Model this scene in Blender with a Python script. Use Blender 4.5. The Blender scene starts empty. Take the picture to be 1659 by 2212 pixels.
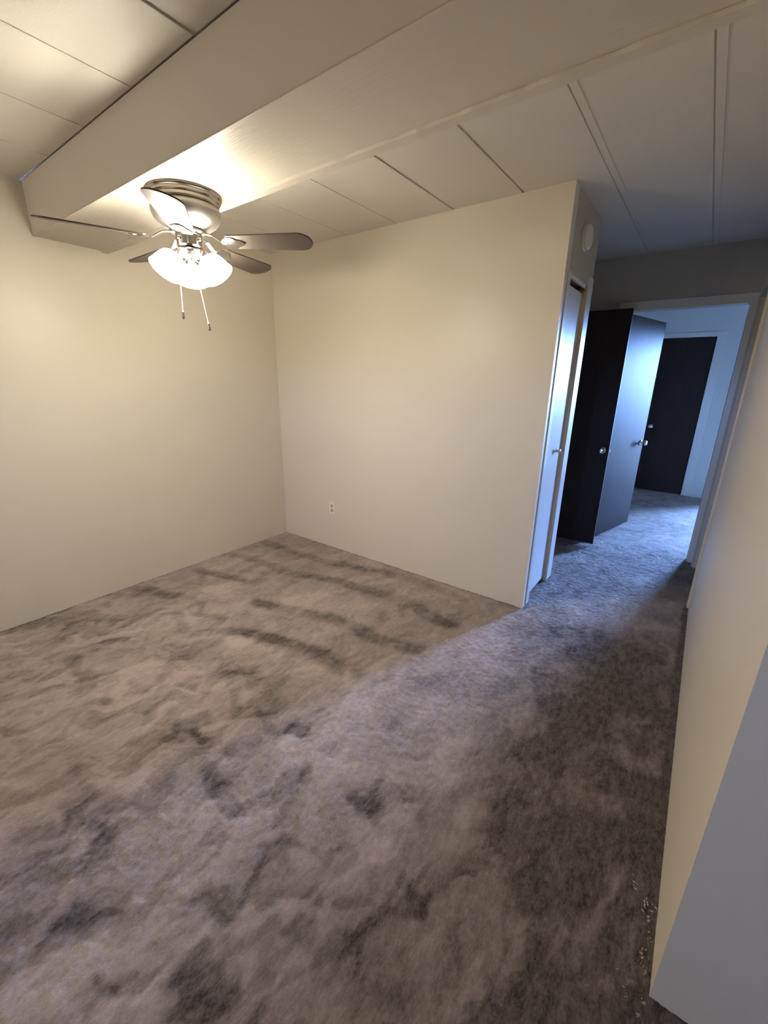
import bpy, bmesh, math, random
import numpy as np
from mathutils import Vector, Matrix

S = bpy.context.scene
COL = S.collection
rnd = random.Random(4)
PI = math.pi

# ------------------------------------------------------------------ camera
CAM_H = 1.463
F_PX = 906.0
cam_data = bpy.data.cameras.new('camera')
cam = bpy.data.objects.new('camera', cam_data)
COL.objects.link(cam)
ROT = [[0.80163, -0.190436, 0.566678], [0.597655, 0.232976, -0.767157], [0.014072, 0.953654, 0.300576]]
cam.matrix_world = Matrix.Translation((0, 0, CAM_H)) @ Matrix(ROT).to_4x4()
cam_data.sensor_fit = 'HORIZONTAL'
cam_data.sensor_width = 36.0
cam_data.lens = 36.0 * F_PX / 1659.0
cam_data.clip_start = 0.02
S.camera = cam

# ------------------------------------------------------------------ world, exposure
S.view_settings.view_transform = 'Standard'
S.view_settings.look = 'None'
S.view_settings.exposure = 0.0
S.view_settings.gamma = 1.0
S.view_settings.use_curve_mapping = False
S.cycles.use_denoising = True
S.cycles.max_bounces = 10
S.cycles.diffuse_bounces = 6
S.cycles.sample_clamp_indirect = 6.0
S.cycles.caustics_reflective = False
S.cycles.caustics_refractive = False

SKY = (0.235, 0.445, 1.0)
SKY_STRENGTH = 440.0
LAMP_STRENGTH = 104.0
BULB_STRENGTH = 480.0
LAMP_COLOUR = (1.0, 0.89, 0.735)

w = bpy.data.worlds.new('daylight')
S.world = w
w.use_nodes = True
wt = w.node_tree
wt.nodes.clear()
wo = wt.nodes.new('ShaderNodeOutputWorld')
wb = wt.nodes.new('ShaderNodeBackground')
wg = wt.nodes.new('ShaderNodeTexCoord')
ws = wt.nodes.new('ShaderNodeSeparateXYZ')
wm = wt.nodes.new('ShaderNodeMapRange')
wr = wt.nodes.new('ShaderNodeValToRGB')
wm.inputs['From Min'].default_value = -0.25
wm.inputs['From Max'].default_value = 0.75
wt.links.new(wg.outputs['Generated'], ws.inputs[0])
wt.links.new(ws.outputs['Z'], wm.inputs['Value'])
wt.links.new(wm.outputs[0], wr.inputs[0])
cr = wr.color_ramp
cr.elements[0].position = 0.22
cr.elements[0].color = (0.04, 0.06, 0.07, 1)
cr.elements[0].color = (0.01, 0.015, 0.02, 1)
cr.elements[1].position = 0.28
cr.elements[1].color = SKY + (1,)
for p_, k_ in ((0.62, 0.55), (1.0, 0.22)):              # hazy sky, brightest low down
    e = cr.elements.new(p_)
    e.color = tuple(c * k_ for c in SKY) + (1,)
wt.links.new(wr.outputs[0], wb.inputs['Color'])
wb.inputs['Strength'].default_value = SKY_STRENGTH
wt.links.new(wb.outputs[0], wo.inputs[0])

# ------------------------------------------------------------------ the plan of the rooms (metres)
H = 2.44
XA = -3.124          # left wall
YB = 2.597           # back wall
XE = -0.739          # right end of the back wall
XR = 0.169           # right wall
YN = 0.926           # near end of the right wall
YC = 3.293           # doorway at the far end of the right wall
YE = 4.256           # end wall of the hallway
YF = 6.972           # far wall of the room beyond
YREAR = -4.6         # wall behind the camera
XRIGHT = 3.0
ZB = 2.186           # underside of the beam
BY0, BY1 = 0.963, 1.334
SEAMS = [-2.690, -2.273, -1.849, -1.432, -1.0086, -0.5894, -0.183, 0.236, 0.655, 1.074, 1.493, 1.912, 2.331, 2.75]
WIN_FAR = (0.42, 1.00, 0.06, 2.03)     # x0, x1, z0, z1 in the far wall
WIN_REAR = (-0.48, -0.12, 1.28, 1.68)     # in the wall behind the camera


def portal(name, x0, x1, z0, z1, y, flip):
    ld = bpy.data.lights.new(name, 'AREA')
    ld.shape = 'RECTANGLE'
    ld.size = x1 - x0
    ld.size_y = z1 - z0
    ld.cycles.is_portal = True
    o = bpy.data.objects.new(name, ld)
    o.location = ((x0 + x1) / 2, y, (z0 + z1) / 2)
    o.rotation_euler = (PI / 2 if flip else -PI / 2, 0, 0)   # an area light shines along its own -Z
    COL.objects.link(o)


portal('window_portal', *WIN_FAR, YF + 0.07, False)
portal('window_portal', *WIN_REAR, YREAR - 0.07, True)

# unseen warm light added behind the camera to lift the beam face
ld = bpy.data.lights.new('warm_fill_light', 'POINT')
ld.energy = 46.0
ld.color = (1.0, 0.86, 0.68)
ld.shadow_soft_size = 0.16
lo_ = bpy.data.objects.new('warm_fill_light', ld)
lo_.location = (-2.65, -1.9, 2.05)
COL.objects.link(lo_)


# ------------------------------------------------------------------ materials
def mat(name, col, rough=0.5, metal=0.0, spec=0.5):
    m = bpy.data.materials.new(name)
    m.use_nodes = True
    nt = m.node_tree
    b = nt.nodes['Principled BSDF']
    b.inputs['Base Color'].default_value = (*col, 1)
    b.inputs['Roughness'].default_value = rough
    b.inputs['Metallic'].default_value = metal
    b.inputs['Specular IOR Level'].default_value = spec
    return m, nt, b


def noise(nt, scale, detail=3.0, rough=0.5, stretch=None, rot=None, coord='Object'):
    tc = nt.nodes.new('ShaderNodeTexCoord')
    mp = nt.nodes.new('ShaderNodeMapping')
    if stretch:
        mp.inputs['Scale'].default_value = stretch
    if rot:
        mp.inputs['Rotation'].default_value = rot
    n = nt.nodes.new('ShaderNodeTexNoise')
    n.inputs['Scale'].default_value = scale
    n.inputs['Detail'].default_value = detail
    n.inputs['Roughness'].default_value = rough
    nt.links.new(tc.outputs[coord], mp.inputs['Vector'])
    nt.links.new(mp.outputs[0], n.inputs['Vector'])
    return n


def bump(nt, b, src, strength, dist):
    bp = nt.nodes.new('ShaderNodeBump')
    bp.inputs['Strength'].default_value = strength
    bp.inputs['Distance'].default_value = dist
    nt.links.new(src, bp.inputs['Height'])
    nt.links.new(bp.outputs[0], b.inputs['Normal'])
    return bp


def vary(nt, b, col, n, amount):
    mx = nt.nodes.new('ShaderNodeMix')
    mx.data_type = 'RGBA'
    mx.inputs['A'].default_value = tuple(c * (1 - amount) for c in col) + (1,)
    mx.inputs['B'].default_value = tuple(min(1, c * (1 + amount)) for c in col) + (1,)
    nt.links.new(n.outputs[0], mx.inputs['Factor'])
    nt.links.new(mx.outputs['Result'], b.inputs['Base Color'])


def paint(name, col, rough, bs, bd, scale, stretch=None, rot=None, amount=0.03):
    m, nt, b = mat(name, col, rough)
    n = noise(nt, scale, 4, 0.55, stretch, rot)
    bump(nt, b, n.outputs[0], bs, bd)
    vary(nt, b, col, noise(nt, 1.3, 3), amount)
    return m


M = {}
M['wall'] = paint('cream_wall_paint', (0.705, 0.65, 0.54), 0.42, 0.25, 0.0006, 160)
M['far_wall'] = paint('white_wall_paint', (0.62, 0.62, 0.60), 0.5, 0.2, 0.0006, 160)
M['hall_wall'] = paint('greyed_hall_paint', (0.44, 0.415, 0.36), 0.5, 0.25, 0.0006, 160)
M['side_wall'] = paint('shaded_cream_paint', (0.47, 0.435, 0.36), 0.48, 0.25, 0.0006, 160)  # cream wall paint darkened to carry the shade around the corner
M['panel'] = paint('stippled_ceiling_paint', (0.70, 0.675, 0.60), 0.62, 0.6, 0.0016, 170)
M['beam'] = paint('plastered_beam_paint', (0.70, 0.66, 0.60), 0.5, 0.3, 0.001, 120)
M['brushed'] = paint('brushed_plaster_paint', (0.64, 0.595, 0.50), 0.42, 0.55, 0.002, 60, (0.18, 1.6, 1.0), (0, 0, 0.35), 0.06)
M['trim'] = paint('white_trim_paint', (0.68, 0.665, 0.63), 0.3, 0.1, 0.0004, 90)
M['tan_trim'] = paint('tan_trim_paint', (0.62, 0.52, 0.38), 0.38, 0.1, 0.0004, 90)
M['white_door'] = paint('glossy_white_door_paint', (0.66, 0.67, 0.68), 0.34, 0.15, 0.0005, 50, (1, 1, 0.12))
M['white_door'].node_tree.nodes['Principled BSDF'].inputs['IOR'].default_value = 1.2
M['dark'] = mat('dark_gap', (0.012, 0.011, 0.012), 0.8)[0]
M['plastic'] = mat('ivory_plastic', (0.80, 0.76, 0.68), 0.35)[0]
M['slot'] = mat('dark_slot', (0.05, 0.045, 0.04), 0.6)[0]
M['socket'] = mat('tan_socket_plastic', (0.50, 0.45, 0.36), 0.4)[0]
M['white_plastic'] = mat('white_plastic', (0.78, 0.76, 0.72), 0.4)[0]
M['rust'] = mat('rusty_bracket', (0.24, 0.10, 0.05), 0.55)[0]
M['track'] = mat('white_metal_track', (0.75, 0.76, 0.80), 0.3)[0]


def wood(name, c1, c2, rough, coat=0.0, spec=0.5):
    m, nt, b = mat(name, c1, rough, 0.0, spec)
    n = noise(nt, 14, 6, 0.6, (6, 6, 0.35))
    r = nt.nodes.new('ShaderNodeValToRGB')
    r.color_ramp.elements[0].color = (*c1, 1)
    r.color_ramp.elements[1].color = (*c2, 1)
    r.color_ramp.elements[0].position = 0.35
    r.color_ramp.elements[1].position = 0.7
    nt.links.new(n.outputs[0], r.inputs[0])
    nt.links.new(r.outputs[0], b.inputs['Base Color'])
    bump(nt, b, n.outputs[0], 0.08, 0.0006)
    b.inputs['IOR'].default_value = 1.5 if spec >= 0.5 else 1.18
    b.inputs['Coat Weight'].default_value = coat
    b.inputs['Coat Roughness'].default_value = 0.25
    return m


M['brown_door'] = wood('dark_brown_door_veneer', (0.032, 0.021, 0.019), (0.041, 0.026, 0.023), 0.45, 0.0, 0.4)
M['blade'] = wood('brown_blade_veneer', (0.050, 0.038, 0.030), (0.075, 0.057, 0.045), 0.5)

m, nt, b = mat('brushed_nickel', (0.62, 0.58, 0.52), 0.2, 1.0)
M['nickel'] = m
m, nt, b = mat('satin_housing_nickel', (0.85, 0.83, 0.79), 0.34, 1.0)
M['housing'] = m
m, nt, b = mat('satin_chrome', (0.78, 0.77, 0.74), 0.16, 1.0)
M['chrome'] = m
m, nt, b = mat('lit_frosted_glass', (0.95, 0.92, 0.85), 0.35)
b.inputs['Emission Color'].default_value = (*LAMP_COLOUR, 1)
b.inputs['Emission Strength'].default_value = LAMP_STRENGTH
M['shade'] = m
m, nt, b = mat('lit_bulb', (0.95, 0.92, 0.85), 0.3)
b.inputs['Emission Color'].default_value = (*LAMP_COLOUR, 1)
b.inputs['Emission Strength'].default_value = BULB_STRENGTH
M['bulb'] = m

# window glass: passes light straight through, mirrors a little at grazing angles
m = bpy.data.materials.new('window_glass')
m.use_nodes = True
nt = m.node_tree
nt.nodes.clear()
go = nt.nodes.new('ShaderNodeOutputMaterial')
gt = nt.nodes.new('ShaderNodeBsdfTransparent')
gg = nt.nodes.new('ShaderNodeBsdfGlossy')
gg.inputs['Roughness'].default_value = 0.02
gm = nt.nodes.new('ShaderNodeMixShader')
gf = nt.nodes.new('ShaderNodeFresnel')
nt.links.new(gf.outputs[0], gm.inputs[0])
nt.links.new(gt.outputs[0], gm.inputs[1])
nt.links.new(gg.outputs[0], gm.inputs[2])
nt.links.new(gm.outputs[0], go.inputs[0])
M['glass'] = m

# carpet: the nap value of each tuft comes from the mesh, brushed light or dark
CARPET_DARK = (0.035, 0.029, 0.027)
CARPET_LIGHT = (0.45, 0.376, 0.354)
m, nt, b = mat('taupe_carpet_pile', CARPET_LIGHT, 0.95, 0, 0.1)
at = nt.nodes.new('ShaderNodeAttribute')
at.attribute_name = 'nap'
fib = noise(nt, 210, 4, 0.7, (1.0, 0.45, 1.0))
tuft = noise(nt, 60, 3, 0.6, (1.0, 0.38, 1.0))
a1 = nt.nodes.new('ShaderNodeMath'); a1.operation = 'MULTIPLY_ADD'
a1.inputs[1].default_value = 0.6; a1.inputs[2].default_value = -0.31
nt.links.new(fib.outputs[0], a1.inputs[0])
a3 = nt.nodes.new('ShaderNodeMath'); a3.operation = 'MULTIPLY_ADD'
a3.inputs[1].default_value = 0.6; a3.inputs[2].default_value = -0.31
nt.links.new(tuft.outputs[0], a3.inputs[0])
a2 = nt.nodes.new('ShaderNodeMath'); a2.operation = 'ADD'
nt.links.new(at.outputs['Fac'], a2.inputs[0]); nt.links.new(a1.outputs[0], a2.inputs[1])
a4 = nt.nodes.new('ShaderNodeMath'); a4.operation = 'ADD'; a4.use_clamp = True
nt.links.new(a2.outputs[0], a4.inputs[0]); nt.links.new(a3.outputs[0], a4.inputs[1])
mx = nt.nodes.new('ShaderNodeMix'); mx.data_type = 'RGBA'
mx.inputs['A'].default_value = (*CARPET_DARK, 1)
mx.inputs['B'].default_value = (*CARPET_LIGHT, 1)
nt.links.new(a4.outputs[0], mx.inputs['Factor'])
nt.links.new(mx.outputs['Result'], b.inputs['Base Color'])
b.inputs['Sheen Weight'].default_value = 0.15
b.inputs['Sheen Roughness'].default_value = 0.5
bump(nt, b, fib.outputs[0], 0.7, 0.006)
M['carpet'] = m
m, nt, b = mat('pale_lint', (0.36, 0.29, 0.23), 0.9)
M['lint'] = m


# ------------------------------------------------------------------ mesh helpers
def link(name, bm, material, parent=None, smooth=False, loc=None):
    me = bpy.data.meshes.new(name)
    bmesh.ops.recalc_face_normals(bm, faces=bm.faces[:])
    bm.to_mesh(me)
    bm.free()
    if smooth:
        me.polygons.foreach_set('use_smooth', [True] * len(me.polygons))
    for mm in (material if isinstance(material, (list, tuple)) else [material]):
        me.materials.append(mm)
    o = bpy.data.objects.new(name, me)
    COL.objects.link(o)
    if parent:
        o.parent = parent
    if loc:
        o.location = loc
    return o


def box_into(bm, x0, x1, y0, y1, z0, z1, bevel=0.0):
    b2 = bmesh.new()
    vs = [b2.verts.new((x, y, z)) for x in (x0, x1) for y in (y0, y1) for z in (z0, z1)]
    for f in ((0, 1, 3, 2), (4, 6, 7, 5), (0, 4, 5, 1), (2, 3, 7, 6), (0, 2, 6, 4), (1, 5, 7, 3)):
        b2.faces.new([vs[i] for i in f])
    if bevel > 0:
        bmesh.ops.bevel(b2, geom=b2.edges[:], offset=bevel, segments=2, affect='EDGES', profile=0.5)
    me = bpy.data.meshes.new('tmp')
    b2.to_mesh(me)
    b2.free()
    bm.from_mesh(me)
    bpy.data.meshes.remove(me)


def boxes(*bs, bevel=0.0):
    bm = bmesh.new()
    for q in bs:
        box_into(bm, *q, bevel=bevel)
    return bm


def lathe_into(bm, prof, seg=48, mtx=Matrix.Identity(4)):
    rings = []
    for r, z in prof:
        if r < 1e-6:
            rings.append([bm.verts.new(mtx @ Vector((0, 0, z)))])
        else:
            rings.append([bm.verts.new(mtx @ Vector((r * math.cos(2 * PI * k / seg), r * math.sin(2 * PI * k / seg), z))) for k in range(seg)])
    for a, c in zip(rings, rings[1:]):
        for k in range(seg):
            k2 = (k + 1) % seg
            if len(a) == 1 and len(c) == 1:
                continue
            if len(a) == 1:
                bm.faces.new((a[0], c[k], c[k2]))
            elif len(c) == 1:
                bm.faces.new((a[k], c[0], a[k2]))
            else:
                bm.faces.new((a[k], c[k], c[k2], a[k2]))


def lathe(prof, seg=48, mtx=Matrix.Identity(4)):
    bm = bmesh.new()
    lathe_into(bm, prof, seg, mtx)
    return bm


def tube_into(bm, pts, r, seg=12):
    pts = [Vector(p) for p in pts]
    rings = []
    for i, p in enumerate(pts):
        t = (pts[min(i + 1, len(pts) - 1)] - pts[max(i - 1, 0)]).normalized()
        u = t.orthogonal().normalized() if i == 0 else (u - t * u.dot(t)).normalized()
        v = t.cross(u)
        rr = r[i] if isinstance(r, (list, tuple)) else r
        rings.append([bm.verts.new(p + (u * math.cos(2 * PI * k / seg) + v * math.sin(2 * PI * k / seg)) * rr) for k in range(seg)])
    for a, c in zip(rings, rings[1:]):
        for k in range(seg):
            bm.faces.new((a[k], a[(k + 1) % seg], c[(k + 1) % seg], c[k]))
    bm.faces.new(rings[0][::-1])
    bm.faces.new(rings[-1])


def thing(name, label, cat, loc=(0, 0, 0), rotz=0.0, group=None, kind=None):
    o = bpy.data.objects.new(name, None)
    o.empty_display_size = 0.1
    COL.objects.link(o)
    o.location = loc
    o.rotation_euler = (0, 0, rotz)
    tag(o, label, cat, group, kind)
    return o


def tag(o, label=None, cat=None, group=None, kind=None):
    if label: o['label'] = label
    if cat: o['category'] = cat
    if group: o['group'] = group
    if kind: o['kind'] = kind
    return o


def struct(name, bm, material, label, cat='wall'):
    if cat == 'wall':                       # walls stand on the slab under the carpet
        for v in bm.verts:
            if abs(v.co.z) < 1e-6:
                v.co.z = -0.03
    return tag(link(name, bm, material), label, cat, kind='structure')


# ------------------------------------------------------------------ walls
T = 0.10
struct('wall_left', boxes((XA - T, XA, YREAR - T, YE + T, 0, H)), M['wall'],
       'long cream wall on the left, behind the lit ceiling fan')
struct('wall_back', boxes((XA, XE, YB, YB + 0.075, 0, H)), M['wall'],
       'cream wall straight ahead with the power outlet low down')
# hallway side of the closet block: a strip by the corner, a head over the narrow door, the far end
CY0, CY1, CYEND = 2.700, 3.117, 3.235
struct('wall_hallway_left', boxes((XE - 0.09, XE, YB + 0.075, CY0, 0, H), (XE - 0.09, XE, CY0, CY1, 2.045, H),
                                  (XE - 0.09, XE, CY1, CYEND, 0, H), (-1.42, XE - 0.09, CYEND - 0.075, CYEND, 0, H)), M['side_wall'],
       'short cream wall turning the corner into the hallway around the narrow white door')
struct('wall_recess', boxes((-1.52, -1.42, YB + 0.075, 3.36, 0, H), (-1.52, -1.42, 3.36, 4.10, 2.045, H),
                            (-1.52, -1.42, 4.10, YE, 0, H)), M['wall'],
       'cream wall of the hallway recess behind the closet block')
EX0, EX1, EZ = -0.675, 0.119, 2.030
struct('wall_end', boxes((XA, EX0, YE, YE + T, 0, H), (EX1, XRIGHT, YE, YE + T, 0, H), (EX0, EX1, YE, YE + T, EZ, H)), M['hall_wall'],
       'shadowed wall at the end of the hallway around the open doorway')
struct('wall_right', boxes((XR, XR + T, YN + T, YC + 0.06, 0, H), (XR, XR + T, YC + 0.06, 4.14, 2.045, H), (XR, XR + T, 4.14, YE, 0, H)), M['wall'],
       'cream wall along the right edge leading to the hallway')
struct('wall_near_right', boxes((XR, XRIGHT, YN, YN + T, 0, H)), M['wall'],
       'cream end of the right wall nearest the camera, in blue daylight')
wx0, wx1, wz0, wz1 = WIN_FAR
FX0, FX1 = -0.634, -0.046
struct('wall_far', boxes((-1.5, FX0, YF, YF + T, 0, H), (FX0, FX1, YF, YF + T, 2.035, H), (FX1, wx0, YF, YF + T, 0, H),
                         (wx0, wx1, YF, YF + T, 0, wz0), (wx0, wx1, YF, YF + T, wz1, H), (wx1, 2.3, YF, YF + T, 0, H)), M['far_wall'],
       'pale wall of the room beyond the hallway around a brown door')
struct('wall_far_left', boxes((-1.6, -1.5, YE + T, YF + T, 0, H)), M['far_wall'], 'pale left wall of the room beyond the hallway')
struct('wall_far_right', boxes((2.3, 2.4, YE + T, YF + T, 0, H)), M['far_wall'], 'pale right wall of the room beyond the hallway')
rx0, rx1, rz0, rz1 = WIN_REAR
struct('wall_rear', boxes((XA - T, rx0, YREAR - T, YREAR, 0, H), (rx1, XRIGHT + T, YREAR - T, YREAR, 0, H),
                          (rx0, rx1, YREAR - T, YREAR, 0, rz0), (rx0, rx1, YREAR - T, YREAR, rz1, H)), M['wall'],
       'cream wall behind the camera with a small window')
struct('wall_living_right', boxes((XRIGHT, XRIGHT + T, YREAR, YE + T, 0, H)), M['wall'], 'cream wall of the living area beyond the right wall')
struct('wall_closet_door_return', boxes((FX0 - 0.1, FX1 + 0.1, YF + T + 0.3, YF + T + 0.35, 0, H), (FX0 - 0.1, FX0 - 0.05, YF + T, YF + T + 0.3, 0, H),
                                        (FX1 + 0.05, FX1 + 0.1, YF + T, YF + T + 0.3, 0, H)), M['far_wall'],
       'shallow closet behind the far brown door')


# ------------------------------------------------------------------ ceiling: one panel after another with joints between
ceiling = struct('ceiling', boxes((XA - T, XRIGHT + T, YREAR - T, YF + 0.5, H + 0.0065, H + 0.10)), M['panel'],
                 'pale stippled ceiling of long panels with narrow joints', 'ceiling')
edges = [XA] + SEAMS + [XRIGHT]
GAP = {-1.432: 0.007, -1.0086: 0.006, -1.849: 0.0022}
GAP_NEAR = {-1.432: 0.012, -1.849: 0.002}
LIP = (-0.5894, -0.183, 0.236)
for i in range(len(edges) - 1):
    a, c = edges[i], edges[i + 1]
    for (ya, yb) in ((YREAR, BY0 - 0.006), (BY1 + 0.002, YE)):
        G = GAP if ya > 0 else GAP_NEAR
        g0, g1 = G.get(a, 0.003), G.get(c, 0.003)
        if i == 0: g0 = 0
        if i == len(edges) - 2: g1 = 0
        if ya > 0 and a >= XR + 0.1:
            continue
        q = [(a + g0, c - g1, ya, yb, H, H + 0.0064)]
        bm = boxes(*q, bevel=0.0018)
        if a in LIP and ya > 0:
            box_into(bm, a + g0, a + 0.032, ya, yb, H - 0.003, H + 0.002, bevel=0.002)
        link('panel', bm, M['panel'], ceiling)

# the boxed beam, its brushed underside and the strip along its far edge
BXR = XR
bm = bmesh.new()
box_into(bm, XA, BXR, BY0, BY1 - 0.004, ZB + 0.004, H)
beam = link('beam', bm, M['beam'], ceiling)
tag(beam, 'boxed beam carrying the fan')
bm = boxes((XA, BXR, BY0, BY1 - 0.041, ZB, ZB + 0.006), bevel=0.0015)
link('beam_underside', bm, M['brushed'], beam)
# far edge strip with slight unevenness
bm = bmesh.new()
n = 90
prof = [(-0.041, 0.002), (-0.037, -0.009), (-0.004, -0.011), (0.0, -0.002), (0.0, 0.05), (-0.041, 0.05)]
rings = []
for k in range(n + 1):
    x = XA + (BXR - XA) * k / n
    j = 0.0022 * math.sin(k * 1.7) * math.sin(k * 0.53 + 1) + rnd.uniform(-0.0009, 0.0009)
    rings.append([bm.verts.new((x, BY1 + dy + (j if dy < -0.02 else 0), ZB + dz + (j * 0.35 if dz < 0 else 0))) for dy, dz in prof])
for a, c in zip(rings, rings[1:]):
    for k in range(len(prof)):
        k2 = (k + 1) % len(prof)
        bm.faces.new((a[k], a[k2], c[k2], c[k]))
bm.faces.new(rings[0]); bm.faces.new(rings[-1][::-1])
link('edge_strip', bm, M['brushed'], beam)


# ------------------------------------------------------------------ floor: carpet with brushed nap
rs = np.random.RandomState(7)


def vnoise(X, Y, cell, rot=0.0, sx=1.0, sy=1.0, seed=0):
    r = np.random.RandomState(seed)
    g = r.rand(257, 257)
    c, s = math.cos(rot), math.sin(rot)
    u = (X * c + Y * s) / (cell * sx) + 500.3
    v = (-X * s + Y * c) / (cell * sy) + 500.7
    iu, iv = np.floor(u).astype(int), np.floor(v).astype(int)
    fu, fv = u - iu, v - iv
    fu = fu * fu * (3 - 2 * fu); fv = fv * fv * (3 - 2 * fv)
    a = g[iu % 257, iv % 257]; b_ = g[(iu + 1) % 257, iv % 257]
    c_ = g[iu % 257, (iv + 1) % 257]; d = g[(iu + 1) % 257, (iv + 1) % 257]
    return (a * (1 - fu) + b_ * fu) * (1 - fv) + (c_ * (1 - fu) + d * fu) * fv


# dark brush strokes, vacuum arcs and foot marks: (points, half width)
STROKES = [([(-3.14, 1.88), (-2.98, 1.96), (-2.76, 1.98), (-2.49, 2.02)], .049),
 ([(-3.01, 1.56), (-2.79, 1.63), (-2.53, 1.7), (-2.45, 1.79)], .042),
 ([(-3.13, 1.11), (-2.95, 1.19), (-2.78, 1.22), (-2.73, 1.27)], .043),
 ([(-3.14, 0.67), (-3.03, 0.78), (-2.98, 0.91)], .041),
 ([(-2.63, 0.88), (-2.63, 0.98), (-2.63, 1.09)], .034),
 ([(-2.52, 0.71), (-2.47, 0.79)], .03),
 ([(-2.5, 1.31), (-2.4, 1.22), (-2.21, 1.28)], .027),
 ([(-2.2, 1.09), (-2.06, 1.24), (-1.89, 1.31), (-1.75, 1.35)], .04),
 ([(-2.51, 1.13), (-2.3, 1.08)], .035),
 ([(-3.16, 2.29), (-2.63, 2.29), (-2.44, 2.31), (-2.14, 2.37), (-1.87, 2.47), (-1.62, 2.48), (-1.27, 2.49), (-1.11, 2.45)], .051),
 ([(-2.52, 1.98), (-2.32, 2.03), (-2.03, 2.11), (-1.76, 2.15), (-1.56, 2.18), (-1.38, 2.17), (-1.21, 2.14), (-1.04, 2.12)], .059),
 ([(-2.2, 1.55), (-2.04, 1.58), (-1.87, 1.65), (-1.7, 1.71), (-1.49, 1.72), (-1.34, 1.7), (-1.19, 1.74), (-1.07, 1.77)], .055),
 ([(-1.93, 1.28), (-1.75, 1.34), (-1.61, 1.38), (-1.47, 1.4), (-1.32, 1.38), (-1.2, 1.41)], .059),
 ([(-2.07, 0.48), (-2.04, 0.55)], .04),
 ([(-2.48, 0.59), (-2.27, 0.57)], .039),
 ([(-2.18, 0.18), (-2.13, 0.2)], .041),
 ([(-2.36, 0.32), (-2.27, 0.42), (-2.2, 0.52)], .032),
 ([(-2.0, 0.65), (-1.92, 0.75)], .031),
 ([(-1.8, 0.82), (-1.65, 0.85)], .034),
 ([(-2.12, 0.8), (-2.04, 0.96)], .042),
 ([(-1.78, 0.97), (-1.59, 1.09)], .043),
 ([(-1.48, 0.89), (-1.34, 0.94)], .04),
 ([(-1.56, 0.57), (-1.55, 0.65), (-1.55, 0.73)], .046),
 ([(-1.51, 0.71), (-1.45, 0.71)], .029),
 ([(-1.56, 0.24), (-1.48, 0.27), (-1.36, 0.26)], .055),
 ([(-1.41, 0.35), (-1.38, 0.4), (-1.37, 0.46)], .036),
 ([(-1.28, 0.21), (-1.27, 0.27)], .051),
 ([(-1.51, .01), (-1.46, .09)], .057),
 ([(-1.16, .07), (-1.16, 0.13)], .033),
 ([(-1.29, 0.59), (-1.17, 0.61), (-1.02, 0.59)], .03),
 ([(-0.93, 0.76), (-0.97, 0.86)], .028),
 ([(-1.26, 0.9), (-1.17, 1.02)], .047),
 ([(-0.76, 0.5), (-0.64, 0.57)], .029),
 ([(-0.9, 0.34), (-0.8, 0.41)], .029),
 ([(-0.8, 0.34), (-0.72, 0.37)], .03),
 ([(-0.97, .09), (-0.9, 0.11)], .023),
 ([(-0.75, 0.2), (-0.74, 0.26), (-0.72, 0.3)], .044),
 ([(-0.76, 0.86), (-0.65, 0.83)], .026),
 ([(-2.79, 0.33), (-2.64, 0.39)], .061),
 ([(-2.85, 0.39), (-2.66, 0.59)], .033),
 ([(-0.54, 0.49), (-0.46, 0.59)], .026),
 ([(-0.46, 0.77), (-0.34, 0.78)], .027),
 ([(-0.64, 0.48), (-0.57, 0.52)], .021),
 ([(-1.11, 1.19), (-1.11, 1.27)], .029),
 ([(-0.7, 1.13), (-0.63, 1.23)], .026)]


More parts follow.
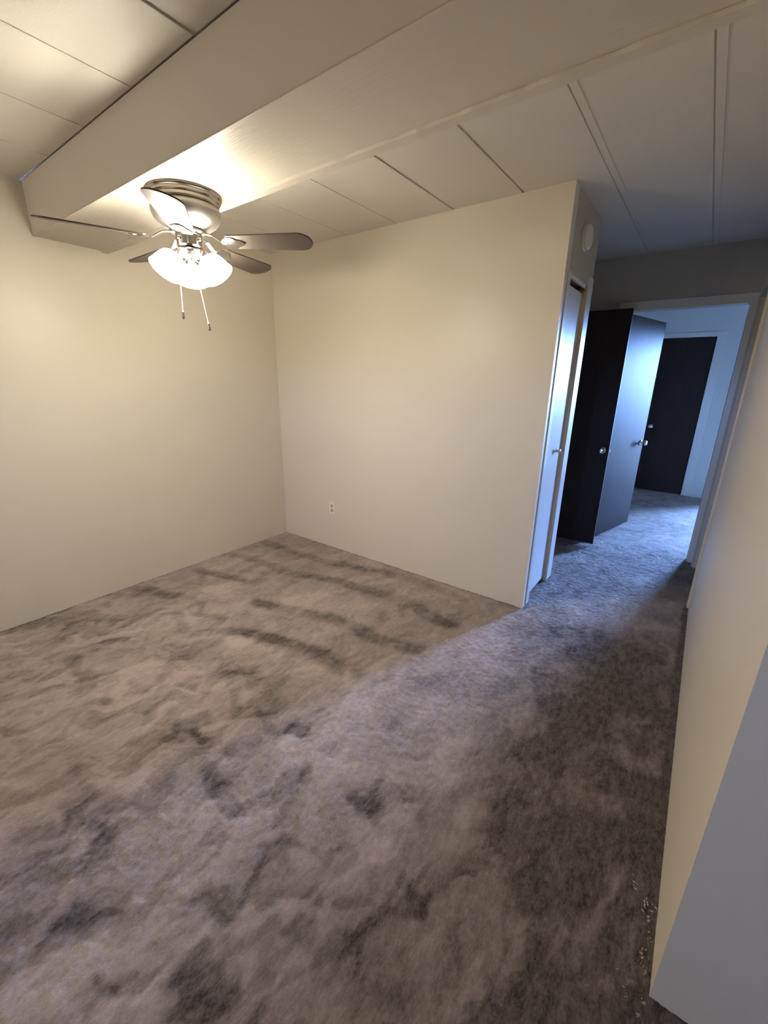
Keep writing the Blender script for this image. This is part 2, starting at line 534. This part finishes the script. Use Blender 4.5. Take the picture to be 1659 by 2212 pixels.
def nap_field(X, Y):
    wx = X + 0.11 * (vnoise(X, Y, 0.13, seed=21) - 0.5) + 0.05 * (vnoise(X, Y, 0.05, seed=22) - 0.5)
    wy = Y + 0.11 * (vnoise(X, Y, 0.13, seed=23) - 0.5) + 0.05 * (vnoise(X, Y, 0.05, seed=24) - 0.5)
    n1 = vnoise(wx, wy, 0.22, 0.5, 1.6, 0.8, 1)
    n2 = vnoise(wx, wy, 0.085, 1.45, 1.9, 0.8, 2)
    n3 = vnoise(wx, wy, 0.035, 1.5, 2.6, 0.8, 3)
    nap = 0.70 + 0.36 * (n1 - 0.5) + 0.36 * (n2 - 0.5) + 0.26 * (n3 - 0.5)
    # sharper-edged smudges of turned pile
    near = np.clip((1.5 - Y) / 0.8, 0, 1)
    sm = vnoise(wx, wy, 0.12, 0.9, 1.5, 0.7, 5) + 0.6 * vnoise(wx, wy, 0.05, 1.3, 1.6, 0.8, 6)
    nap -= 0.26 * np.clip((sm - 0.93) / 0.09, 0, 1) * (0.2 + 0.8 * near)
    sm = vnoise(wx, wy, 0.07, 1.5, 1.5, 0.7, 8) + 0.6 * vnoise(wx, wy, 0.03, 1.3, 1.6, 0.8, 9)
    nap -= 0.20 * np.clip((sm - 1.0) / 0.09, 0, 1) * (0.2 + 0.8 * near)
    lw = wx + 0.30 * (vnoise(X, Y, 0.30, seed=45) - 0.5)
    dark_side = np.clip((lw + 0.66 + 0.22 * np.clip((0.75 - Y) / 0.5, 0, 1)) / 0.42, 0, 1) * np.clip((3.0 - Y) / 0.6, 0, 1)
    dark_side = dark_side * dark_side * (3 - 2 * dark_side)
    nap -= 0.16 * np.clip((Y - 2.6) / 0.5, 0, 1) * np.clip((5.2 - Y) / 0.6, 0, 1)  # hallway floor darkened in the colour to hold down the daylight there
    nap -= dark_side * (0.70 - 0.27 * np.clip((vnoise(wx, wy, 0.15, 0.5, 1.5, 0.8, 46) - 0.5) / 0.3, 0, 1))           # right side of the floor darker, the pile's lean put into the colour
    br = 0.45 + 1.1 * vnoise(wx, wy, 0.17, seed=41)
    for i_, (pts, hw) in enumerate(STROKES):
        arc = i_ < 13
        best = np.full(X.shape, 9.0)
        qx, qy = (X + 0.3 * (wx - X), Y + 0.3 * (wy - Y)) if arc else (wx, wy)
        for (x0, y0), (x1, y1) in zip(pts, pts[1:]):
            dx, dy = x1 - x0, y1 - y0
            L2 = dx * dx + dy * dy + 1e-9
            t = np.clip(((qx - x0) * dx + (qy - y0) * dy) / L2, 0, 1)
            best = np.minimum(best, np.hypot(qx - x0 - t * dx, qy - y0 - t * dy))
        k = np.clip((hw * (1.5 if arc else 1.35) - best) / (hw * (1.1 if arc else 0.9)), 0, 1)
        nap -= (0.34 if arc else 0.28) * br * k * k * (3 - 2 * k)
    # darker, frayed pile along the foot of the walls
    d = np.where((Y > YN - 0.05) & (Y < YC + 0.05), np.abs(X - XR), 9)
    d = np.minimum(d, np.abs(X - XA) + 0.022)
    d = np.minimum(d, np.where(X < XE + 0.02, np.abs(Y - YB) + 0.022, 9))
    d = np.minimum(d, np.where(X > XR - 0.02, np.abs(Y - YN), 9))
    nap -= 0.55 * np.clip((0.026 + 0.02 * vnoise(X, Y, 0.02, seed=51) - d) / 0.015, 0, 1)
    return np.clip(0.16 + 0.84 * np.clip(nap, 0.0, 1.0), 0.0, 1.0)


def carpet_grid(x0, x1, y0, y1, step, amp, seed):
    nx, ny = int(round((x1 - x0) / step)) + 1, int(round((y1 - y0) / step)) + 1
    xs, ys = np.linspace(x0, x1, nx), np.linspace(y0, y1, ny)
    X, Y = np.meshgrid(xs, ys, indexing='ij')
    r = np.random.RandomState(seed)
    jx = (r.rand(nx, ny) - 0.5) * step * 0.6; jy = (r.rand(nx, ny) - 0.5) * step * 0.6
    edge = np.zeros((nx, ny), bool); edge[0] = edge[-1] = True; edge[:, 0] = edge[:, -1] = True
    jx[edge] = 0; jy[edge] = 0
    X = X + jx; Y = Y + jy
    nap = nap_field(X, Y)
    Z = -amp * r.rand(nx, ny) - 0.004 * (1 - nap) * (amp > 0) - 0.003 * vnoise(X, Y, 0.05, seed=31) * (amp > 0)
    Z[edge] = -0.0055 if amp > 0 else -0.002
    idx = np.arange(nx * ny).reshape(nx, ny)
    F = np.stack([idx[:-1, :-1], idx[1:, :-1], idx[1:, 1:], idx[:-1, 1:]], -1).reshape(-1, 4)
    V = np.stack([X, Y, Z], -1).reshape(-1, 3)
    return V, F, nap.reshape(-1)


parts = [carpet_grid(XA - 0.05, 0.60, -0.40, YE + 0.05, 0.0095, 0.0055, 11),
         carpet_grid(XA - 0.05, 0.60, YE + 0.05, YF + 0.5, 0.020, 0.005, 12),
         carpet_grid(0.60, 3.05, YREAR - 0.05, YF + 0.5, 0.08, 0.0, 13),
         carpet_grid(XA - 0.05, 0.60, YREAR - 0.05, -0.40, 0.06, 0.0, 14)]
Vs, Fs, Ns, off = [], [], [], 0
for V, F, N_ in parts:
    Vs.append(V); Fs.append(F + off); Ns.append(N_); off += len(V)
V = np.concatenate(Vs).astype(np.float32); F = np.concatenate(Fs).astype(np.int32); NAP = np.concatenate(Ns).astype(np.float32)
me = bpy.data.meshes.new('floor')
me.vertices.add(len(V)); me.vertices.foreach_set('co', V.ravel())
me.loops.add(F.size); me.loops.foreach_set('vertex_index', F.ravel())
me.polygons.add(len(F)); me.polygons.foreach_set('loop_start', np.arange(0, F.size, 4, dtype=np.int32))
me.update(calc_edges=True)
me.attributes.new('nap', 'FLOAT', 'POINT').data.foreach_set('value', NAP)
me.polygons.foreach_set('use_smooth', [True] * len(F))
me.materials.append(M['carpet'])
floor = bpy.data.objects.new('floor', me)
COL.objects.link(floor)
link('underlay', boxes((XA - 0.2, XRIGHT + 0.2, YREAR - 0.2, YF + 0.55, -0.08, -0.022)), M['dark'], floor)
tag(floor, 'taupe cut-pile carpet with vacuum arcs and foot marks', 'carpet', kind='structure')


# ------------------------------------------------------------------ windows (the far one lights the hallway, the rear one the living area)
def window(name, x0, x1, z0, z1, y, label, bars):
    t = thing(name, label, 'window', ((x0 + x1) / 2, y, z0), kind='structure')
    W2, HH, f = (x1 - x0) / 2, z1 - z0, 0.05
    link('window_frame', boxes((-W2, -W2 + f, -0.04, 0.04, 0, HH), (W2 - f, W2, -0.04, 0.04, 0, HH), (-W2 + f, W2 - f, -0.04, 0.04, 0, f),
                               (-W2 + f, W2 - f, -0.04, 0.04, HH - f, HH), *[(x - 0.025, x + 0.025, -0.03, 0.03, f, HH - f) for x in bars]), M['trim'], t)
    cuts = [-W2 + f] + [x for x in bars] + [W2 - f]
    for a, c in zip(cuts, cuts[1:]):
        link('pane', boxes((a + (0.026 if a in bars else 0.001), c - (0.026 if c in bars else 0.001), -0.002, 0.002, f + 0.001, HH - f - 0.001)), M['glass'], t)


window('window_1', *WIN_FAR, YF + 0.045, 'tall glazed door in the far wall that lights the hallway floor', [])
window('window_2', *WIN_REAR, YREAR - 0.045, 'small window in the wall behind the camera', [])


# ------------------------------------------------------------------ doors
def knob_bm(s=1.0, length=0.06):
    # lathe along +Y (out of the door face)
    mt = Matrix.Rotation(-PI / 2, 4, 'X')
    bm = lathe([(0, 0), (0.031 * s, 0.0), (0.031 * s, 0.004), (0.026 * s, 0.008), (0.012 * s, 0.010), (0.011 * s, length * 0.45), (0.018 * s, length * 0.52),
                (0.026 * s, length * 0.66), (0.028 * s, length * 0.80), (0.024 * s, length * 0.93), (0.014 * s, length), (0, length)], 24, mt)
    return bm


def door(name, label, loc, rotz, width, height, thick, material, knob_x, knob_z, sides=(-1,), z0=0.015, knob_mat='chrome', latch=False, hinges=()):
    # local: hinge at x=0, slab along +X, faces at y=+-thick/2
    t = thing(name, label, 'door', loc, rotz, kind='structure')
    link('slab', boxes((0, width, -thick / 2, thick / 2, z0, height), bevel=0.002), material, t)
    for s in sides:
        k = link('knob', knob_bm(), M[knob_mat], t, smooth=True, loc=(knob_x, s * thick / 2, knob_z))
        if s < 0:
            k.rotation_euler = (0, 0, PI)
    if latch:
        link('latch', boxes((width - 0.001, width + 0.0015, -0.0125, 0.0125, knob_z - 0.028, knob_z + 0.028), (width, width + 0.013, -0.007, 0.007, knob_z - 0.009, knob_z + 0.009)), M['chrome'], t)
    for hz in hinges:
        bm = bmesh.new()
        tube_into(bm, [(-0.006, thick / 2 + 0.004, hz - 0.045), (-0.006, thick / 2 + 0.004, hz + 0.045)], 0.006, 10)
        link('hinge', bm, M['chrome'], t)
    return t


# narrow white closet door, set 2 cm back in the hallway wall
DX = XE - 0.018
d = thing('door_1', 'narrow glossy white closet door around the corner of the back wall', 'door', (DX, CY0, 0), kind='structure')
link('slab', boxes((-0.032, 0, 0.006, (CY1 - CY0) - 0.004, 0.030, 1.998), bevel=0.002), M['white_door'], d)
k = link('knob', lathe([(0, 0), (0.012, 0), (0.009, 0.004), (0.008, 0.014), (0.016, 0.018), (0.0175, 0.024), (0.014, 0.030), (0, 0.032)], 20, Matrix.Rotation(PI / 2, 4, 'Y')),
         M['chrome'], d, smooth=True, loc=(0, 0.275, 1.02))
link('track', boxes((0.002, 0.014, 0.004, CY1 - CY0 - 0.03, 2.026, 2.0445)), M['track'], d)
link('pivot_bracket', boxes((-0.024, 0.010, CY1 - CY0 - 0.030, CY1 - CY0 - 0.004, 2.013, 2.044), bevel=0.002), M['rust'], d)
# closet interior stays dark behind the gap
t1 = thing('trim_1', 'white casing strips beside the narrow closet door', 'door casing', (XE, CY0, 0), kind='structure')
link('casing_leg', boxes((0, 0.006, -0.052, 0.0, 0, 2.045), bevel=0.0015), M['trim'], t1)
link('casing_leg', boxes((0, 0.006, CY1 - CY0, CYEND - CY0, 0, 2.10), bevel=0.0015), M['trim'], t1)
link('jamb', boxes((-0.018, 0.0, CY1 - CY0 - 0.003, CY1 - CY0 - 0.0002, 0, 2.045)), M['tan_trim'], t1)  # tan colour stands in for warm bounced light on this return

# dark brown door standing open against the end wall
door('door_2', 'dark brown door swung open flat in front of the hallway end wall', (-1.368, 4.140, 0), 0.0, 0.762, 2.036, 0.035, M['brown_door'],
     0.712, 0.897, sides=(-1,), z0=0.018, latch=True)
# brown door of the end doorway, swung into the far room
ang = math.atan2(5.112 - 4.375, -0.468 + 0.655)
door('door_3', 'brown door catching blue window light, swung open into the far room', (-0.655, 4.375, 0), ang, 0.765, 2.022, 0.035, M['brown_door'],
     0.700, 0.885, sides=(-1, 1), z0=0.016, latch=False)
# brown door in the far wall
door('door_4', 'brown closed door in the pale far wall, seen through the hallway doorway', (FX1 - 0.003, YF + 0.03, 0), PI, -FX0 + FX1 - 0.006, 2.030, 0.035, M['brown_door'],
     0.512, 0.897, sides=(1,), z0=0.012)
# closed door in the right wall, hidden behind the wall from the camera
door('door_5', 'brown closed door in the right side of the hallway', (XR + 0.04, YC + 0.066, 0), PI / 2, 0.715, 2.030, 0.035, M['brown_door'], 0.65, 0.90, sides=(), z0=0.015)

# casings
t2 = thing('trim_2', 'shadowed casing framing the doorway at the end of the hallway', 'door casing', ((EX0 + EX1) / 2, YE, 0), kind='structure')
hw = (EX1 - EX0) / 2
link('casing_leg', boxes((-hw - 0.056, -hw, -0.012, 0, 0, EZ), bevel=0.002), M['trim'], t2)
link('casing_leg', boxes((hw, hw + 0.0485, -0.012, 0, 0, EZ), bevel=0.002), M['trim'], t2)
link('casing_head', boxes((-hw - 0.056, hw + 0.0485, -0.012, 0, EZ, EZ + 0.066), bevel=0.002), M['trim'], t2)
link('jamb', boxes((-hw, -hw + 0.012, 0, 0.10, 0, EZ)), M['trim'], t2)
link('jamb', boxes((hw - 0.012 + 0.012, hw + 0.0005, 0, 0.10, 0, EZ)), M['trim'], t2)
t3 = thing('trim_3', 'white casing framing the brown door in the far wall', 'door casing', ((FX0 + FX1) / 2, YF, 0), kind='structure')
hw = (FX1 - FX0) / 2
link('casing_leg', boxes((-hw - 0.055, -hw, -0.014, 0, 0, 2.035), bevel=0.002), M['trim'], t3)
link('casing_leg', boxes((hw, hw + 0.10, -0.014, 0, 0, 2.035), bevel=0.002), M['trim'], t3)
link('casing_head', boxes((-hw - 0.055, hw + 0.10, -0.014, 0, 2.035, 2.092), bevel=0.002), M['trim'], t3)
t4 = thing('trim_4', 'thin tan casing at the far end of the right wall', 'door casing', (XR, YC, 0), kind='structure')
link('casing_leg', boxes((-0.013, 0, 0.0, 0.060, 0, 2.045), bevel=0.002), M['tan_trim'], t4)
link('casing_leg', boxes((-0.013, 0, 0.847, 0.907, 0, 2.045), bevel=0.002), M['tan_trim'], t4)
link('casing_head', boxes((-0.013, 0, 0.0, 0.907, 2.045, 2.105), bevel=0.002), M['tan_trim'], t4)


# ------------------------------------------------------------------ smoke detector, outlet
sd = thing('smoke_detector', 'round white smoke detector high on the wall above the narrow white door', 'smoke detector', (XE, 2.905, 2.257))
mt = Matrix.Rotation(PI / 2, 4, 'Y')
link('base_plate', lathe([(0, 0), (0.068, 0), (0.069, 0.004), (0.067, 0.009), (0, 0.009)], 40, mt), M['white_plastic'], sd, smooth=False)
link('cover', lathe([(0, 0.009), (0.062, 0.009), (0.064, 0.014), (0.061, 0.026), (0.052, 0.032), (0.030, 0.034), (0.028, 0.032), (0.012, 0.032), (0.011, 0.034), (0, 0.034)], 40, mt),
     M['white_plastic'], sd, smooth=True)

ol = thing('power_outlet', 'ivory duplex power outlet low on the back wall', 'outlet', (-2.490, YB, 0.3695))
link('cover_plate', boxes((-0.036, 0.036, -0.006, 0, -0.058, 0.058), bevel=0.0025), M['plastic'], ol)
for zc in (0.0205, -0.0205):
    rc = bmesh.new()
    lathe_into(rc, [(0, 0.006), (0.0165, 0.006), (0.0165, 0.0085), (0.0155, 0.0095), (0, 0.0095)], 24, Matrix.Translation((0, 0, zc)) @ Matrix.Rotation(PI / 2, 4, 'X') @ Matrix.Diagonal((1, 0.86, 1, 1)))
    r = link('receptacle', rc, M['socket'], ol)
    link('slots', boxes((-0.0075, -0.0052, -0.0099, -0.0094, zc - 0.002, zc + 0.0065), (0.0052, 0.0075, -0.0099, -0.0094, zc - 0.002, zc + 0.006),
                        (-0.0025, 0.0025, -0.0099, -0.0094, zc - 0.0095, zc - 0.0055)), M['slot'], r)
link('screw', lathe([(0, 0.006), (0.0035, 0.006), (0.003, 0.0075), (0, 0.0078)], 12, Matrix.Rotation(PI / 2, 4, 'X')), M['chrome'], ol)


# ------------------------------------------------------------------ ceiling fan with its lights
FC = (-1.905, 1.149)
fan = thing('ceiling_fan', 'nickel ceiling fan with five brown blades and a lit lamp kit under the beam', 'ceiling fan', (FC[0], FC[1], ZB))
link('canopy', lathe([(0, -0.0005), (0.146, -0.0005), (0.147, -0.006), (0.143, -0.011), (0.139, -0.013), (0.140, -0.022), (0.136, -0.026), (0.132, -0.028),
                      (0.133, -0.038), (0.128, -0.042), (0.120, -0.043), (0, -0.043)], 64), M['nickel'], fan, smooth=False)
link('motor_housing', lathe([(0, -0.043), (0.126, -0.043), (0.134, -0.050), (0.137, -0.062), (0.135, -0.078), (0.128, -0.094), (0.115, -0.108), (0.097, -0.120),
                             (0.076, -0.128), (0.070, -0.130), (0, -0.130)], 64), M['housing'], fan, smooth=True)
link('rotor_plate', lathe([(0, -0.130), (0.066, -0.130), (0.074, -0.134), (0.075, -0.141), (0.068, -0.146), (0, -0.146)], 48), M['chrome'], fan, smooth=False)
sh = link('switch_housing', lathe([(0, -0.146), (0.050, -0.146), (0.052, -0.150), (0.052, -0.190), (0.049, -0.196), (0.040, -0.200), (0, -0.200)], 40), M['nickel'], fan, smooth=False)
for a in (-78, 18, 162):
    a = math.radians(a)
    mt = Matrix.Rotation(a, 4, 'Z') @ Matrix.Translation((0.051, 0, -0.168)) @ Matrix.Rotation(PI / 2, 4, 'Y')
    link('thumb_screw', lathe([(0, 0), (0.0065, 0), (0.0075, 0.004), (0.0065, 0.009), (0, 0.010)], 14, mt), M['chrome'], sh, smooth=True)

PITCH = math.radians(-12)


def ribbon(stations, thick, mtx):
    # stations: (r, half width, z) -> a solid leaf-shaped strip
    bm = bmesh.new()
    rings = []
    for r, hw_, z in stations:
        rings.append([bm.verts.new(mtx @ Vector(p)) for p in ((r, -hw_, z), (r, 0, z - thick * 0.5), (r, hw_, z), (r, hw_, z + thick), (r, -hw_, z + thick))])
    for a, c in zip(rings, rings[1:]):
        for k in range(5):
            bm.faces.new((a[k], a[(k + 1) % 5], c[(k + 1) % 5], c[k]))
    bm.faces.new(rings[0]); bm.faces.new(rings[-1][::-1])
    return bm


for k in range(5):
    a = math.radians(33 + 72 * k)
    R4 = Matrix.Rotation(a, 4, 'Z')
    tilt = R4 @ Matrix.Translation((0, 0, -0.176)) @ Matrix.Rotation(PITCH, 4, 'X') @ Matrix.Translation((0, 0, 0.176))
    st = [(0.045, 0.013, -0.1455), (0.075, 0.013, -0.1465), (0.100, 0.011, -0.150), (0.118, 0.010, -0.160), (0.134, 0.011, -0.172), (0.146, 0.016, -0.179)]
    bm = ribbon(st, 0.004, R4)
    st2 = [(0.146, 0.016, -0.180), (0.156, 0.030, -0.180), (0.170, 0.040, -0.180), (0.186, 0.043, -0.180), (0.202, 0.036, -0.180), (0.214, 0.024, -0.180), (0.228, 0.018, -0.180), (0.240, 0.004, -0.180)]
    b2 = ribbon(st2, 0.004, tilt)
    tmp = bpy.data.meshes.new('t'); b2.to_mesh(tmp); b2.free(); bm.from_mesh(tmp); bpy.data.meshes.remove(tmp)
    iron = link('blade_iron', bm, M['chrome'], fan, smooth=False)
    # blade
    R0, R1, hw0, hw1, th, zz = 0.168, 0.533, 0.050, 0.064, 0.0055, -0.1755
    outl = []
    outl += [(R0 + 0.012, -hw0), ]
    for q in range(11):
        s = q / 10
        outl.append((R0 + 0.02 + (R1 - 0.058 - R0 - 0.02) * s, -(hw0 + (hw1 - hw0) * s)))
    for q in range(1, 16):
        t_ = -PI / 2 + PI * q / 16
        outl.append((R1 - 0.058 + 0.058 * math.cos(t_), hw1 * math.sin(t_)))
    for q in range(11):
        s = 1 - q / 10
        outl.append((R0 + 0.02 + (R1 - 0.058 - R0 - 0.02) * s, (hw0 + (hw1 - hw0) * s)))
    outl += [(R0 + 0.012, hw0), (R0, hw0 - 0.012), (R0, -hw0 + 0.012)]
    bm = bmesh.new()
    lo = [bm.verts.new(tilt @ Vector((x, y, zz))) for x, y in outl]
    hi = [bm.verts.new(tilt @ Vector((x, y, zz + th))) for x, y in outl]
    bm.faces.new(lo[::-1]); bm.faces.new(hi)
    for q in range(len(outl)):
        q2 = (q + 1) % len(outl)
        bm.faces.new((lo[q], lo[q2], hi[q2], hi[q]))
    link('blade', bm, M['blade'], fan)

# lamp kit
kit = link('lamp_fitter', lathe([(0, -0.200), (0.046, -0.200), (0.062, -0.206), (0.066, -0.212), (0.062, -0.219), (0.044, -0.228), (0.020, -0.236), (0.012, -0.246), (0.008, -0.252), (0, -0.254)], 40),
           M['chrome'], fan, smooth=False)
TILT = math.radians(36)
for a in (28, 148, 268):
    a = math.radians(a)
    R4 = Matrix.Rotation(a, 4, 'Z')
    arm = bmesh.new()
    tube_into(arm, [R4 @ Vector(p) for p in ((0.040, 0, -0.212), (0.052, 0, -0.216), (0.060, 0, -0.222), (0.064, 0, -0.230))], 0.009, 12)
    link('lamp_arm', arm, M['chrome'], kit, smooth=True)
    A = R4 @ Matrix.Translation((0.060, 0, -0.222)) @ Matrix.Rotation(-TILT, 4, 'Y')     # local -Z runs down and outwards
    link('socket_cup', lathe([(0, -0.004), (0.020, -0.004), (0.026, -0.008), (0.029, -0.018), (0.029, -0.026), (0.026, -0.026), (0.026, -0.012), (0, -0.010)], 24, A), M['chrome'], kit, smooth=False)
    out = [(0.0255, -0.012), (0.0262, -0.018), (0.036, -0.023), (0.047, -0.032), (0.0535, -0.045), (0.059, -0.062), (0.062, -0.078), (0.067, -0.094), (0.069, -0.099)]
    inn = [(r - 0.003, z + 0.0005) for r, z in out[::-1]]
    s_ = link('lamp_shade', lathe(out + inn + [out[0]], 36, A), M['shade'], fan, smooth=True)
    link('bulb', lathe([(0, -0.012), (0.012, -0.014), (0.013, -0.024), (0.020, -0.036), (0.0245, -0.050), (0.022, -0.064), (0.013, -0.073), (0, -0.076)], 20, A), M['bulb'], s_, smooth=True)

# pull chains
for (p0, p1, lab) in (((-0.022, -0.045, -0.215), (-0.026, -0.052, -0.448), 'shorter pull chain'), ((0.030, -0.012, -0.222), (0.066, 0.008, -0.496), 'longer pull chain')):
    p0, p1 = Vector(p0), Vector(p1)
    bm = bmesh.new()
    L = (p1 - p0).length
    nb = int(L / 0.0052)
    for q in range(nb):
        c_ = p0.lerp(p1, (q + 0.5) / nb)
        bmesh.ops.create_icosphere(bm, subdivisions=1, radius=0.0024, matrix=Matrix.Translation(c_))
    tube_into(bm, [p0, p1], 0.0009, 6)
    ch = link('pull_chain', bm, M['chrome'], fan, smooth=True)
    tag(ch, lab)
    D = (p1 - p0).normalized()
    mt = Matrix.Translation(p1) @ D.to_track_quat('Z', 'Y').to_matrix().to_4x4()
    link('chain_fob', lathe([(0, -0.004), (0.004, -0.003), (0.0055, 0.004), (0.0045, 0.012), (0.006, 0.018), (0.0062, 0.024), (0.004, 0.030), (0, 0.031)], 16, mt), M['nickel'], ch, smooth=True)


# ------------------------------------------------------------------ lint and plaster crumbs along the right wall
bm = bmesh.new()
clumps = [(0.105, 1.183, 0.020, 16), (0.145, 1.135, 0.018, 22), (0.146, 1.101, 0.014, 8), (0.153, 1.054, 0.012, 8), (0.146, 1.005, 0.014, 12), (0.142, 0.973, 0.014, 12),
          (0.118, 0.911, 0.014, 10), (0.122, 0.886, 0.008, 6), (0.155, 0.897, 0.008, 6), (0.152, 0.868, 0.010, 6), (0.150, 1.30, 0.010, 4), (0.150, 1.42, 0.010, 3), (0.10, 0.93, 0.03, 5)]
for x, y, sp, nn in clumps:
    for q in range(nn):
        px_, py_ = x + rnd.gauss(0, sp * 0.45), y + rnd.gauss(0, sp * 0.6)
        px_ = min(px_, XR - 0.006)
        r = rnd.choice((0.0008, 0.0011, 0.0015, 0.0026))
        mt = Matrix.Translation((px_, py_, 0.0005)) @ Matrix.Rotation(rnd.uniform(0, 6), 4, 'Z') @ Matrix.Diagonal((r * rnd.uniform(0.8, 2.2), r, r * 0.8, 1))
        bmesh.ops.create_icosphere(bm, subdivisions=1, radius=1.0, matrix=mt)
cr_ = link('carpet_crumbs', bm, M['lint'])
tag(cr_, 'pale crumbs and lint scattered on the carpet along the right wall', 'debris', kind='stuff')
